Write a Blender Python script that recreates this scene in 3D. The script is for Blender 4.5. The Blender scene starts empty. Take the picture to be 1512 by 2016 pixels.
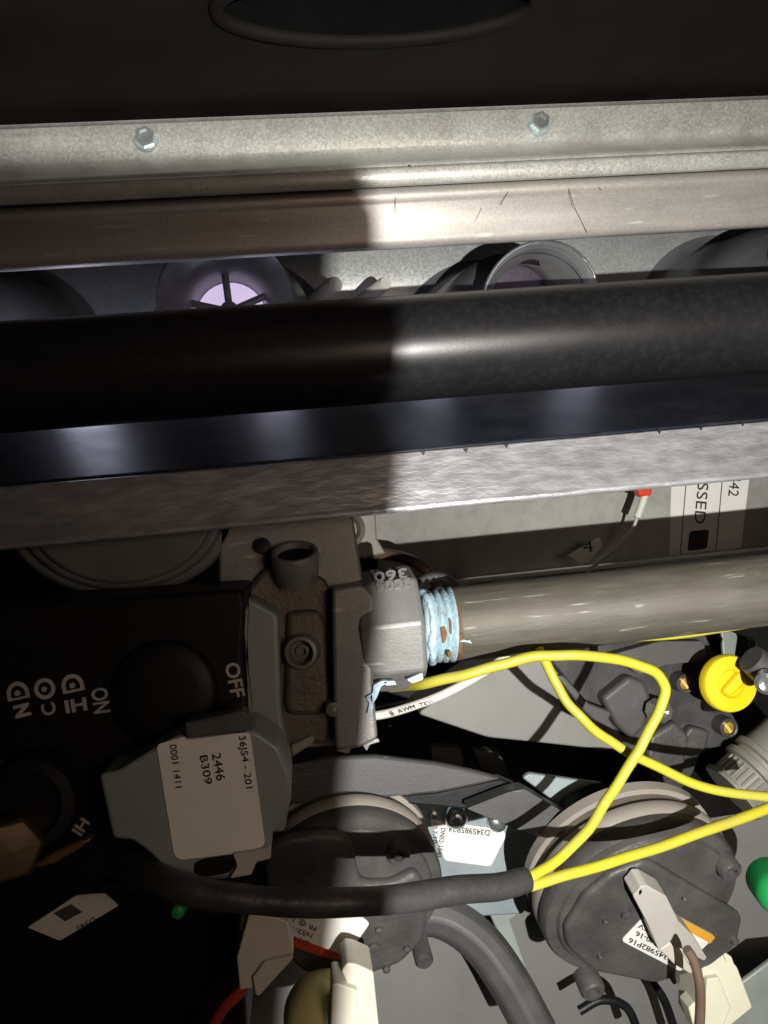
import bpy, bmesh, math, random
from mathutils import Vector as V, Matrix
random.seed(7)
S = bpy.context.scene
C = S.collection
S.unit_settings.scale_length = 0.1          # one unit is ten centimetres

# ------------------------------------------------------------------ camera
FPX = 1514.0
YAW, ROLL = math.radians(6.1), math.radians(5.4)
F = V((math.sin(YAW), math.cos(YAW), 0))
X1 = V((math.cos(YAW), -math.sin(YAW), 0))
Z1 = V((0, 0, 1))
R = X1*math.cos(ROLL) - Z1*math.sin(ROLL)
U = X1*math.sin(ROLL) + Z1*math.cos(ROLL)
cam = bpy.data.objects.new("camera", bpy.data.cameras.new("camera"))
C.objects.link(cam); S.camera = cam
m = Matrix.Identity(4)
for i in range(3):
    m[i][0], m[i][1], m[i][2] = R[i], U[i], -F[i]
cam.matrix_world = m
cam.data.sensor_fit = 'VERTICAL'; cam.data.sensor_height = 36.0
cam.data.lens = 36.0*FPX/2016.0
cam.data.clip_start = 0.01; cam.data.clip_end = 100
cam.data.dof.use_dof = False

def camspace(x, y, t): return R*x + U*y + F*t

# ------------------------------------------------------------------ light
w = bpy.data.worlds.new("World"); S.world = w; w.use_nodes = True
w.node_tree.nodes["Background"].inputs[0].default_value = (1.0, 0.85, 0.7, 1)
w.node_tree.nodes["Background"].inputs[1].default_value = 0.006
def lamp(name, kind, loc, target, power, col, **kw):
    l = bpy.data.lights.new(name, kind); l.energy = power; l.color = col
    for k, v in kw.items(): setattr(l, k, v)
    o = bpy.data.objects.new(name, l); C.objects.link(o); o.location = loc
    o.rotation_euler = (V(target)-V(loc)).to_track_quat('-Z', 'Y').to_euler()
    return o
TORCH = camspace(0.607, -0.33, -1.0)
lamp("torch", 'SPOT', TORCH, camspace(0.05, -0.05, 2.1), 770, (1.0, 0.975, 0.925),
     spot_size=math.radians(112), spot_blend=0.9, shadow_soft_size=0.014)
lamp("fill_light", 'AREA', camspace(1.3, 0.1, -0.9), camspace(-0.1, -0.2, 2), 16.0, (1.0, 0.77, 0.60), size=0.9)  # added warm fill for the shaded parts, no such lamp in view
S.view_settings.view_transform = 'Standard'; S.view_settings.look = 'None'
S.view_settings.exposure = 0.0; S.view_settings.gamma = 1.0
S.render.engine = 'CYCLES'
S.cycles.max_bounces = 6
S.cycles.use_denoising = True

# ------------------------------------------------------------------ helpers
def W(px, py, Y):
    d = F + R*((px-756)/FPX) + U*((1008-py)/FPX)
    if isinstance(Y, tuple):
        p, n = Y
        return d*(p.dot(n)/d.dot(n))
    return d*(Y/d.y)
LOC = {}
def root(name, loc, label, cat, group=None, kind=None):
    o = bpy.data.objects.new(name, None); C.objects.link(o); o.location = loc
    o.empty_display_size = 0.05
    LOC[o.name] = V(loc); o["label"] = label; o["category"] = cat
    if group: o["group"] = group
    if kind: o["kind"] = kind
    return o
def tag(o, label, cat, group=None):
    o["label"] = label; o["category"] = cat
    if group: o["group"] = group
    return o
def build(name, vs, fs, mat, parent=None, smooth=0, bevel=0, seg=2, solid=0, kind=None, label=None):
    vs = [V(v) for v in vs]
    if parent is None:
        lo = V([min(v[i] for v in vs) for i in range(3)]); hi = V([max(v[i] for v in vs) for i in range(3)])
        loc = V(((lo.x+hi.x)/2, (lo.y+hi.y)/2, lo.z))
    else:
        loc = LOC[parent.name]
    me = bpy.data.meshes.new(name)
    me.from_pydata([v-loc for v in vs], [], fs)
    bm = bmesh.new(); bm.from_mesh(me)
    bmesh.ops.recalc_face_normals(bm, faces=bm.faces); bm.to_mesh(me); bm.free()
    if smooth:
        me.shade_smooth(); me.set_sharp_from_angle(angle=math.radians(smooth))
    me.materials.append(mat)
    o = bpy.data.objects.new(name, me); C.objects.link(o)
    LOC[o.name] = loc
    if parent is None: o.location = loc
    else: o.parent = parent
    if solid:
        md = o.modifiers.new("solid", 'SOLIDIFY'); md.thickness = solid; md.offset = 0
    if bevel:
        md = o.modifiers.new("bevel", 'BEVEL'); md.width = bevel; md.segments = seg
        md.limit_method = 'ANGLE'; md.angle_limit = math.radians(38); md.harden_normals = False
    if kind: o["kind"] = kind
    if label: o["label"] = label
    return o
def rnd(pts, r, n=4):
    out = []
    N = len(pts)
    for i in range(N):
        a, b, c = V(pts[i-1][:2]), V(pts[i][:2]), V(pts[(i+1) % N][:2])
        rr = min(r, (a-b).length*.45, (c-b).length*.45)
        p, q = b+(a-b).normalized()*rr, b+(c-b).normalized()*rr
        for k in range(n+1):
            t = k/n
            out.append(tuple(p*(1-t)**2 + b*2*t*(1-t) + q*t*t))
    return out
def plate(name, pts, Y, depth, mat, parent=None, bevel=0.006, seg=2, taper=0, smooth=30, **kw):
    front = [W(p[0], p[1], p[2] if len(p) > 2 else Y) for p in pts]
    back = (Y[1]*-1).normalized() if isinstance(Y, tuple) else V((0, 1, 0))
    if back.y < 0: back = -back
    c = sum(front, V())/len(front)
    n = len(front)
    vs = front + [(v+back*depth)+(v-c)*taper for v in front]
    fs = [list(range(n)), list(range(2*n-1, n-1, -1))] + [[i, (i+1) % n, n+(i+1) % n, n+i] for i in range(n)]
    return build(name, vs, fs, mat, parent, smooth=smooth, bevel=bevel, seg=seg, **kw)
def catmull(P, sub):
    if len(P) < 3: return P
    Q = [P[0]*2-P[1]] + P + [P[-1]*2-P[-2]]
    out = []
    for i in range(1, len(Q)-2):
        a, b, c, d = Q[i-1], Q[i], Q[i+1], Q[i+2]
        for k in range(sub):
            t = k/sub
            out.append(.5*((2*b)+(c-a)*t+(2*a-5*b+4*c-d)*t*t+(3*b-a-3*c+d)*t**3))
    out.append(P[-1]); return out
def sweep(name, P, rad, mat, parent=None, n=12, flat=1.0, smooth=60, **kw):
    vs, fs = [], []
    up = V((0.13, -0.2, 1)).normalized(); N = len(P)
    for i, p in enumerate(P):
        t = (P[min(i+1, N-1)]-P[max(i-1, 0)]).normalized()
        up = (up - t*up.dot(t)).normalized(); sd = t.cross(up)
        r = rad[min(i, len(rad)-1)] if isinstance(rad, list) else rad
        for k in range(n):
            a = 2*math.pi*(k+.5)/n
            vs.append(p + up*(r*math.cos(a)) + sd*(r*flat*math.sin(a)))
    for i in range(N-1):
        for k in range(n):
            k2 = (k+1) % n
            fs.append([i*n+k, i*n+k2, (i+1)*n+k2, (i+1)*n+k])
    fs.append(list(range(n-1, -1, -1))); fs.append([(N-1)*n+k for k in range(n)])
    return build(name, vs, fs, mat, parent, smooth=smooth, **kw)
def tube(name, pts, rpx, mat, parent=None, sub=8, **kw):
    jit = kw.pop('jit', 0)
    P = catmull([W(*p) for p in pts], sub)
    if jit:
        ph_ = [random.uniform(0, 6.28) for _ in range(6)]
        P = [p+V((math.sin(i*.37+ph_[0])+math.sin(i*.83+ph_[1]), math.sin(i*.29+ph_[2]), math.sin(i*.41+ph_[3])+math.sin(i*.71+ph_[4])))*jit for i, p in enumerate(P)]
    Yr = pts[len(pts)//2][2]
    if isinstance(rpx, list):
        q = []
        for i in range(len(P)):
            u = i/(len(P)-1)*(len(rpx)-1); j = min(int(u), len(rpx)-2)
            q.append((rpx[j]+(rpx[j+1]-rpx[j])*(u-j))*P[i].y/FPX)
        return sweep(name, P, q, mat, parent, **kw)
    return sweep(name, P, [rpx*p.y/FPX for p in P], mat, parent, **kw)
def lathe(name, c, ax, prof, mat, parent=None, n=40, smooth=35, phase=0, caps=True, **kw):
    ax = V(ax).normalized(); c = V(c)
    a = ax.cross(V((0, 0, 1))); a = V((1, 0, 0)) if a.length < 1e-3 else a.normalized()
    b = ax.cross(a)
    vs, fs = [], []
    for (r, h) in prof:
        for k in range(n):
            t = 2*math.pi*k/n + phase
            vs.append(c + ax*h + a*(r*math.cos(t)) + b*(r*math.sin(t)))
    for i in range(len(prof)-1):
        for k in range(n):
            k2 = (k+1) % n
            fs.append([i*n+k, i*n+k2, (i+1)*n+k2, (i+1)*n+k])
    if caps: fs.append(list(range(n-1, -1, -1))); fs.append([(len(prof)-1)*n+k for k in range(n)])
    return build(name, vs, fs, mat, parent, smooth=smooth, **kw)
def extr(name, prof, x0, x1, mat, parent=None, col=756, solid=0.012, nx=1, smooth=40, **kw):
    vs, fs = [], []
    P = [W(col, py, Y) for py, Y in prof]; n = len(P)
    for j in range(nx+1):
        x = x0+(x1-x0)*j/nx
        vs += [V((x, p.y, p.z)) for p in P]
    for j in range(nx):
        for i in range(n-1):
            a = j*n+i
            fs.append([a, a+1, a+n+1, a+n])
    return build(name, vs, fs, mat, parent, smooth=smooth, solid=solid, **kw)
def text(name, body, p0, p1, cap, Y, mat, parent, lift=0.0025, thick=0.0015, fat=0.0, mirror=False, label=None):
    cu = bpy.data.curves.new(name, 'FONT'); cu.body = body; cu.size = 1; cu.extrude = 0.5; cu.offset = fat; cu.resolution_u = 3
    to = bpy.data.objects.new("lettering_source", cu); C.objects.link(to)
    dg = bpy.context.evaluated_depsgraph_get()
    me = bpy.data.meshes.new_from_object(to.evaluated_get(dg))
    vs = [v.co.copy() for v in me.vertices]; fs = [list(p.vertices) for p in me.polygons]
    bpy.data.objects.remove(to); bpy.data.curves.remove(cu); bpy.data.meshes.remove(me)
    x0, x1 = min(v.x for v in vs), max(v.x for v in vs)
    d = V((p1[0]-p0[0], p1[1]-p0[1])); up = V((d.y, -d.x)).normalized()
    nrm = Y[1].normalized() if isinstance(Y, tuple) else V((0, -1, 0))
    if nrm.y > 0: nrm = -nrm
    out = []
    for v in vs:
        u = (v.x-x0)/(x1-x0); q = V(p0)+d*u + up*((v.y/0.69)*cap)
        out.append(W(q.x, q.y, Y) + nrm*(lift + v.z*thick))
    return build(name, out, fs, mat, parent, label=label)

# ------------------------------------------------------------------ materials
def mat(name, col, rough=.5, metal=0.0, var=.12, scale=14, bump=.06, bscale=90, spec=.5, streak=None, spangle=0,
        dirt=None, dirt_amt=.5, dirt_scale=6, coat=0, rvar=.15, scr=0, emit=None, estr=0):
    M = bpy.data.materials.new(name); M.use_nodes = True
    nt = M.node_tree; N = nt.nodes; L = nt.links; B = N["Principled BSDF"]
    tc = N.new("ShaderNodeTexCoord")
    def noise(sc, det=4, vec=None, ro=.55):
        n = N.new("ShaderNodeTexNoise"); n.inputs["Scale"].default_value = sc; n.inputs["Detail"].default_value = det
        n.inputs["Roughness"].default_value = ro
        L.new(vec or tc.outputs["Object"], n.inputs["Vector"]); return n.outputs["Fac"]
    def ramp(fac, a, b, ca=(0, 0, 0, 1), cb=(1, 1, 1, 1)):
        r = N.new("ShaderNodeValToRGB"); r.color_ramp.elements[0].position = a; r.color_ramp.elements[1].position = b
        r.color_ramp.elements[0].color = ca; r.color_ramp.elements[1].color = cb
        L.new(fac, r.inputs[0]); return r.outputs[0]
    def mix(f, a, b, mode='MIX'):
        x = N.new("ShaderNodeMix"); x.data_type = 'RGBA'; x.blend_type = mode
        for s, v in ((0, f), (6, a), (7, b)):
            if hasattr(v, "links") or hasattr(v, "is_linked"): L.new(v, x.inputs[s])
            else: x.inputs[s].default_value = v
        return x.outputs[2]
    def mul(a, k, add=0.0):
        x = N.new("ShaderNodeMath"); x.operation = 'MULTIPLY_ADD'; L.new(a, x.inputs[0])
        x.inputs[1].default_value = k; x.inputs[2].default_value = add; return x.outputs[0]
    c4 = lambda c, k=1.0: (min(1, c[0]*k), min(1, c[1]*k), min(1, c[2]*k), 1)
    base = noise(scale)
    colr = ramp(base, .3, .7, c4(col, 1-var), c4(col, 1+var))
    hgt = noise(bscale, 3); rsrc = base
    if spangle:
        v = N.new("ShaderNodeTexVoronoi"); v.inputs["Scale"].default_value = spangle
        L.new(tc.outputs["Object"], v.inputs["Vector"])
        bw = N.new("ShaderNodeRGBToBW"); L.new(v.outputs["Color"], bw.inputs[0])
        colr = mix(.22, colr, ramp(bw.outputs[0], .2, .8, c4(col, .6), c4(col, 1.35)))
        rsrc = bw.outputs[0]
    if streak:
        sx, sy, sz, rot, amt = streak
        mp = N.new("ShaderNodeMapping"); mp.inputs["Scale"].default_value = (sx, sy, sz); mp.inputs["Rotation"].default_value = (0, rot, 0)
        L.new(tc.outputs["Object"], mp.inputs["Vector"])
        st = noise(1.0, 6, mp.outputs["Vector"], .65)
        colr = mix(amt, colr, ramp(st, .35, .68, c4(col, .45), c4(col, 1.6)))
        hgt = st; rsrc = st
    if scr:
        mp = N.new("ShaderNodeMapping"); mp.inputs["Scale"].default_value = (2.2, 2.2, 60); mp.inputs["Rotation"].default_value = (.2, .35, .1)
        L.new(tc.outputs["Object"], mp.inputs["Vector"])
        s2 = ramp(noise(1.3, 3, mp.outputs["Vector"], .5), .61, .65)
        pk = ramp(noise(9, 2), .5, .62)
        x = N.new("ShaderNodeMath"); x.operation = 'MULTIPLY'; L.new(s2, x.inputs[0]); L.new(pk, x.inputs[1])
        x2 = mul(x.outputs[0], scr)
        colr = mix(x2, colr, c4((.75, .73, .7)))
    if dirt:
        colr = mix(mul(ramp(noise(dirt_scale, 6, ro=.65), .46, .66), dirt_amt), colr, c4(dirt))
    L.new(colr, B.inputs["Base Color"])
    L.new(mul(rsrc, rvar*2, rough-rvar), B.inputs["Roughness"])
    B.inputs["Metallic"].default_value = metal
    B.inputs["Specular IOR Level"].default_value = spec
    B.inputs["Coat Weight"].default_value = coat
    if bump:
        bn = N.new("ShaderNodeBump"); bn.inputs["Strength"].default_value = bump; bn.inputs["Distance"].default_value = .02
        L.new(hgt, bn.inputs["Height"]); L.new(bn.outputs[0], B.inputs["Normal"])
    if emit:
        B.inputs["Emission Color"].default_value = (*emit, 1); B.inputs["Emission Strength"].default_value = estr
    return M
galv = mat("galvanised_steel", (.55, .55, .51), .52, .45, .06, 5, .04, 160, spangle=190, scr=.5, dirt=(.28, .26, .22), dirt_amt=.35, dirt_scale=9)
galv_rail = mat("rail_steel", (.50, .47, .435), .58, .5, .08, 5, .04, 160, spangle=180, scr=.8, streak=(2.5, 12, 34, .02, .12), rvar=.08)
galv_deep = mat("deep_galvanised", (.62, .64, .62), .45, .4, .10, 5, .04, 120, spangle=130)
foil = mat("scuffed_aluminium", (.50, .50, .52), .42, .55, .15, 8, .32, 60, streak=(13, 13, 42, .32, .32), scr=.9, rvar=.2)
black_paint = mat("black_paint", (.011, .011, .012), .33, 0, .12, 6, .02, 160, dirt=(.06, .056, .05), dirt_amt=.14, dirt_scale=45, rvar=.05)
black_sheet = mat("black_sheet", (.007, .006, .005), .70, 0, .25, 4, .04, 100, spec=.08)
blue_black = mat("blue_black_enamel", (.012, .016, .028), .50, 0, .2, 6, .03, 60, dirt=(.07, .075, .08), dirt_amt=.35, dirt_scale=10, rvar=.08)
panel_white = mat("pale_panel", (.60, .60, .55), .55, .1, .06, 7, .03, 120, dirt=(.36, .34, .30), dirt_amt=.35, dirt_scale=12)
gray_sheet = mat("gray_sheet", (.24, .24, .225), .55, .1, .08, 6, .03, 150, dirt=(.17, .165, .15), dirt_amt=.35)
green_sheet = mat("pale_green_gray", (.36, .40, .36), .5, .2, .10, 6, .03, 120)
dark_back = mat("dark_cabinet", (.035, .034, .032), .7, 0, .2, 4, .03, 60)
cast = mat("cast_aluminium", (.245, .245, .235), .46, .35, .08, 12, .07, 150, dirt=(.20, .19, .17), dirt_amt=.4, dirt_scale=14, scr=.4)
cast_brown = mat("bronze_casting", (.14, .118, .094), .5, .35, .2, 8, .15, 110, dirt=(.08, .06, .045), dirt_amt=.6)
pipe_metal = mat("oiled_black_steel", (.105, .097, .080), .58, .15, .2, 6, .14, 60, streak=(4, 34, 24, -.35, .5), scr=.45, dirt=(.10, .085, .06), dirt_amt=.5, dirt_scale=5)
sealant = mat("pale_blue_sealant", (.33, .48, .55), .5, 0, .12, 30, .3, 60, dirt=(.30, .26, .20), dirt_amt=.55, dirt_scale=16)
sealant_smear = mat("sealant_smear", (.42, .56, .66), .5, 0, .15, 30, .3, 60)
rust = mat("rust", (.19, .085, .03), .8, .1, .4, 30, .4, 80)
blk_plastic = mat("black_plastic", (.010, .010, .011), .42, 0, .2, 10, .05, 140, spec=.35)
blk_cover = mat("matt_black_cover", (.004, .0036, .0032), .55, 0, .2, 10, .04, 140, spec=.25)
sw_plastic = mat("switch_plastic", (.062, .060, .057), .48, 0, .18, 9, .14, 70, dirt=(.10, .095, .088), dirt_amt=.45, dirt_scale=10)
blk_plastic2 = mat("dark_moulding", (.045, .044, .042), .42, 0, .18, 9, .05, 70, dirt=(.085, .082, .076), dirt_amt=.45, dirt_scale=10)
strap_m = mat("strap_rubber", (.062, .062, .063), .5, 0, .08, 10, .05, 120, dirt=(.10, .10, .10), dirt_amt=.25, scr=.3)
hose_gray = mat("gray_rubber", (.072, .071, .069), .5, 0, .08, 10, .05, 120, dirt=(.14, .135, .13), dirt_amt=.3)
sleeve_m = mat("black_sleeve", (.036, .035, .035), .46, 0, .2, 14, .16, 40, dirt=(.075, .072, .07), dirt_amt=.4)
beige = mat("beige_plastic", (.29, .265, .23), .5, 0, .06, 10, .03, 100)
brown_gap = mat("matt_brown", (.13, .115, .095), .6, 0, .1, 10, .03, 100)
sol_gray = mat("solenoid_gray", (.255, .285, .275), .45, .1, .06, 10, .04, 120)
cap_gray = mat("dim_cap_gray", (.15, .16, .15), .4, .2, .10, 8, .04, 120)
zinc = mat("blue_zinc", (.33, .39, .41), .42, .4, .06, 6, .03, 90)
zinc_bright = mat("bright_zinc", (.62, .66, .64), .22, .85, .1, 10, .05, 90)
paper = mat("label_paper", (.78, .76, .73), .55, 0, .03, 10, .0)
ink = mat("black_ink", (.02, .02, .02), .6, 0, .05, 10, 0)
print_white = mat("white_print", (.44, .41, .38), .6, 0, .15, 40, 0)
red_ink = mat("red_band", (.60, .06, .03), .5, 0, .05, 10, 0)
orange_ink = mat("orange_band", (.65, .34, .03), .5, 0, .05, 10, 0)
yellow = mat("yellow_insulation", (.55, .50, .035), .42, 0, .08, 14, .05, 60, dirt=(.36, .31, .10), dirt_amt=.45, dirt_scale=7)
yellow_knob = mat("yellow_plastic", (.86, .62, .01), .42, 0, .03, 8, .02, 80)
pale_yellow = mat("pale_yellow_plastic", (.86, .80, .34), .45, 0, .1, 8, .02, 80)
white_ins = mat("white_insulation", (.68, .66, .60), .45, 0, .04, 14, .03, 60)
conn_gray = mat("gray_nylon", (.46, .44, .40), .4, 0, .04, 10, .03, 60)
conn_cream = mat("cream_nylon", (.66, .64, .50), .38, 0, .04, 10, .03, 60)
conn_white = mat("ivory_nylon", (.62, .58, .48), .4, 0, .05, 10, .03, 60)
brown_ins = mat("brown_insulation", (.15, .095, .075), .45, 0, .06, 14, .03, 60)
red_ins = mat("red_insulation", (.50, .05, .03), .42, 0, .08, 14, .04, 60)
red_vinyl = mat("red_vinyl", (.72, .06, .02), .35, 0, .05, 10, .03, 60)
green_cap = mat("green_plastic", (.02, .42, .10), .4, 0, .08, 8, .03, 60)
duct_black = mat("duct_inner_black", (.003, .003, .003), .9, 0, .2, 10, 0, spec=.03)  # flat near-black lining for the oval opening
brass_bright = mat("bright_brass", (.95, .66, .16), .4, .2, .05, 14, 0)
brass_dull = mat("dull_brass", (.08, .052, .022), .45, .5, .12, 14, .03, 60)
brass = mat("brass", (.62, .36, .06), .38, .6, .15, 14, .06, 60)
copper = mat("copper", (.45, .26, .15), .4, .8, .15, 14, .06, 60)
rib_m = mat("ribbed_pale_nylon", (.22, .215, .18), .5, 0, .06, 10, .03, 60)
burner_m = mat("burner_steel", (.17, .17, .18), .34, .25, .2, 8, .05, 90)
burner_pale = mat("pale_burner", (.30, .30, .29), .5, .3, .12, 8, .05, 90)  # paler copy of the burner metal, used for one mouth only
glow = mat("painted_glow", (.5, .42, .55), .6, 0, .08, 8, 0, emit=(.80, .66, .95), estr=.75)  # emission puts the lit burner inside into the disc, not a flame
glow_dim = mat("painted_glow_dim", (.028, .018, .032), .6, 0, .5, 18, .2, emit=(.30, .16, .36), estr=.02)  # weaker emission for the dim light inside the other mouths
XL, XR = -2.6, 2.9
Y0 = V((0, -1, 0))

# ------------------------------------------------------------------ setting
def quad(name, a, b, c, d, mt, **kw): return build(name, [a, b, c, d], [[0, 1, 2, 3]], mt, solid=.02, **kw)
bk = quad("wall_back", V((XL, 4.4, -4)), V((XR, 4.4, -4)), V((XR, 4.4, 3)), V((XL, 4.4, 3)), dark_back)
bk["kind"] = "structure"

# an added, unseen slab behind the lens line, shaped to cast the left shadow
sb = root("torch_blocker", camspace(-.05, -.9, -.2), "unseen black slab added to keep the torch off the left", "blocker")
def slab(x0, x1, z0, z1, t0, t1):
    pts = rnd([(x0, z0), (x1-.07, z0), (x1, -.14), (x1, z1), (x0, z1)], .02)
    n = len(pts)
    vs = [camspace(p[0], p[1], t0) for p in pts]+[camspace(p[0], p[1], t1) for p in pts]
    return vs, [list(range(n)), list(range(2*n-1, n-1, -1))]+[[i, (i+1) % n, n+(i+1) % n, n+i] for i in range(n)]
vs, fs = slab(-.62, .441, -.85, .004, -.20, -.13)
build("case", vs, fs, blk_plastic, sb)
vs, fs = slab(-.58, .40, -.80, -.03, -.206, -.2005)
build("blocker_back", vs, fs, black_paint, sb)

# ------------------------------------------------------------------ top duct plate with round opening
zc = W(756, 215, 2.22).z
dp = root("duct_plate", V((0, 1.6, zc)), "black horizontal sheet with a big oval rimmed opening along the top", "metal sheet")
oc_ = W(745, 2, 1.75); cx, cy, ca, cb = oc_.x, 1.745, .365, .125
vs, fs = [], []
NS = 120
for k in range(NS):
    a = 2*math.pi*k/NS; dx, dy = math.cos(a), math.sin(a)
    vs.append(V((cx+ca*dx, cy+cb*dy, zc)))
    tx = ((XR-cx) if dx > 0 else (XL-cx))/dx if abs(dx) > 1e-6 else 1e9
    ty = ((2.215-cy) if dy > 0 else (-.6-cy))/dy if abs(dy) > 1e-6 else 1e9
    t = min(tx, ty)
    vs.append(V((cx+t*dx, cy+t*dy, zc)))
for k in range(NS):
    j = (k+1) % NS
    fs.append([2*k, 2*k+1, 2*j+1, 2*j])
build("sheet", vs, fs, black_sheet, dp, solid=.012)
ring_ = lambda g, z: [V((cx+(ca+g)*math.cos(2*math.pi*k/NS), cy+(cb+g)*math.sin(2*math.pi*k/NS), zc+z)) for k in range(NS)]
rr_ = ring_(.004, -.012)
sweep("rolled_rim", rr_+rr_[:1], .017, black_sheet, dp, n=10)
lo_, hi_ = ring_(-.012, -.01), ring_(-.012, .5)
build("duct_collar", lo_+hi_, [[k, (k+1) % NS, NS+(k+1) % NS, NS+k] for k in range(NS)]+[list(range(NS, 2*NS))], duct_black, dp, smooth=40)
# rear bend
rs = extr("rear_sheet", [(211, 2.216), (215, 2.224), (220, 2.24), (226, 2.262), (240, 2.28), (300, 2.30)], XL, XR, galv, None)
tag(rs, "galvanised sheet curving up behind the bolted rail", "metal sheet")

# ------------------------------------------------------------------ bolted rail
br = root("bolted_rail", W(756, 270, 2.2), "pale galvanised flat rail with two hex bolts below the black sheet", "rail")
extr("flange", [(231, 2.205), (229, 2.168), (290, 2.198), (300, 2.196), (308, 2.188), (316, 2.172), (323, 2.148), (332, 2.112)], XL, XR, galv, br)
extr("lower_lip", [(332, 2.118), (335, 2.102), (338, 2.100), (361, 2.104), (364, 2.12), (364, 2.26)], XL, XR, galv, br)
for (px, py) in ((288, 274), (1060, 244)):
    c = W(px, py, 2.183); s = 2.25/FPX
    b = lathe("hex_bolt", c, (.03, -1, -.02), [(17*s, 0), (19.5*s, .006), (19.5*s, .020), (17.5*s, .026), (12.5*s, .026), (11*s, .019), (.5*s, .019)], zinc_bright, br, n=6, smooth=20, phase=.3)
    lathe("washer_flange", c, (.03, -1, -.02), [(24*s, -.004), (24*s, .006), (22*s, .010), (17*s, .010)], zinc, b, n=32)

for px, py, a in ((968, 330, 7), (806, 326, 3), (548, 354, 4), (408, 369, 5), (1195, 312, 3), (700, 345, 3)):
    plate("grit_speck", rnd([(px-a, py+1), (px-a*.4, py-a*.5), (px+a*.5, py-a*.4), (px+a, py+1.5), (px, py+a*.4)], 1), 2.098, .004, black_paint, br, bevel=0)
# ------------------------------------------------------------------ lower folded rail
sr = extr("folded_rail", [(364, 2.34), (368, 2.28), (372, 2.25), (379, 2.228), (388, 2.226), (396, 2.238), (403, 2.246), (470, 2.250), (482, 2.256), (487, 2.28), (488, 2.40)], XL, XR, galv_rail, None, nx=1)
for a, b in (((1004, 372), (986, 404)), ((1118, 366), (1132, 410)), ((1132, 410), (1156, 458)), ((1174, 364), (1184, 374)), ((778, 384), (780, 420)), ((948, 410), (935, 436))):
    d = (V(b)-V(a)).normalized(); q = V((-d.y, d.x))*.8
    plate("scratch", [tuple(V(a)+q), tuple(V(b)+q*.6), tuple(V(b)-q*.6), tuple(V(a)-q)], 2.222 if a[1] < 392 else 2.240, .0012, brown_gap if a[0] > 1100 else zinc_bright, sr, bevel=0)
tag(sr, "long scratched steel rail with a rounded top fold just above the round burner mouths", "rail")

# ------------------------------------------------------------------ vestibule panel behind the burners
vp = extr("vestibule_panel", [(380, 3.4), (700, 3.4)], XL, XR+.6, galv_deep, None)
tag(vp, "bright galvanised back panel seen between the burner mouths", "panel")
for px, py, rr in ((645, 572, 17), (742, 570, 14)):
    s = lathe("stud", W(px, py, 3.05), (.5, -1, .1), [(rr*3.05/FPX, -.3), (rr*3.05/FPX, .05), (rr*2.6/FPX, .07)], panel_white, None, n=20)
    tag(s, "short pale stud poking up over the black pipe, " + ("in the shade edge" if px < 700 else "in full light beside the black bracket"), "stud")

# ------------------------------------------------------------------ burners
for i, (px, py, gl, lbl) in enumerate(((445, 592, glow, "round burner mouth with painted lavender light behind its spokes"),
                                       (1062, 597, glow_dim, "round burner mouth with a thin bright rim and purple inside"),
                                       (-165, 612, glow_dim, "round burner mouth cut by the frame edge, only a bluish arc showing"),
                                       (1645, 532, glow_dim, "burner at the frame edge, only its wide black rear flare showing"))):
    Y = 2.62; s = Y/FPX
    c = W(px, py, Y)
    pale = i == 1
    ax = V((-.04, -1, -.36)).normalized() if pale else V((0, -1, 0))
    bn = root("burner", c, lbl, "burner", "inshot burners in a row behind the black pipe")
    bm_ = burner_pale if pale else burner_m
    Ro = (121 if pale else 132)*s
    # bell mouth: outside tube, rolled rim, funnel
    dz = .10 if i == 1 else 0
    lathe("flared_body", c, (0, -1, 0), [(.43, -.778), (.38, -.765), (.345, -.72), (.325, -.55), (.295, -.34), (.24, -.20), (Ro*.88, -.14), (Ro*.88, -.012)], burner_m, bn, caps=False, n=64, smooth=50)
    lathe("bell_mouth", c, ax, [(Ro*.88, -.03), (Ro, 0), (Ro*1.0, .012), (Ro*.97, .014), (Ro*.93, .004), (Ro*.86, -.02-dz*.3), (Ro*.74, -.05-dz*.6), (Ro*.60, -.10-dz), (Ro*.56, -.14-dz), (Ro*.56, -.5)], bm_, bn, caps=False, n=64, smooth=50)
    if pale:
        e1 = ax.cross(V((0, 0, 1))).normalized(); e2 = ax.cross(e1)
        P = [c+ax*.012+e1*(Ro*.985*math.cos(2*math.pi*k/72))+e2*(Ro*.985*math.sin(2*math.pi*k/72)) for k in range(73)]
        sweep("rim", P, .005, zinc_bright, bn, n=6)
    for k in range(0 if i == 1 else 5):
        a = math.radians(20+72*k)
        d = V((math.cos(a), 0, math.sin(a))); d = (d-ax*d.dot(ax)).normalized(); q = c-ax*(.135+dz)
        sweep("spoke", [q+d*(Ro*.08), q+d*(Ro*.58)], .014, burner_m, bn, n=6)
    lathe("hub", c-ax*(.135+dz), ax, [(Ro*.14, -.02), (Ro*.14, .02), (.004, .03)], burner_m, bn, n=20)
    lathe("glow_disc", c-ax*(.21+dz), ax, [(Ro*.55, 0), (Ro*.3, .01), (.004, .012)], gl, bn, n=32)
# added hidden lamps that put the lavender pools of light on the shelf
for px, pw in ((130, 2.4), (535, 1.5), (870, .8), (1180, .7)):
    q = W(px, 800, 2.62); q.z = .56
    lamp("shelf_glow_fill", 'POINT', q, q+V((0, -1, 0)), pw, (.74, .76, 1.0), shadow_soft_size=.08)
# ------------------------------------------------------------------ black manifold pipe
pc = W(756, 690, 2.05)
vs, fs = [], []
tb = lathe("manifold_pipe", V((XL, pc.y, pc.z)), (1, 0, 0), [(.140, 0), (.140, XR-XL)], black_paint, None, n=96, smooth=40)
tag(tb, "thick black painted pipe running the full width before the burners", "pipe")

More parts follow.
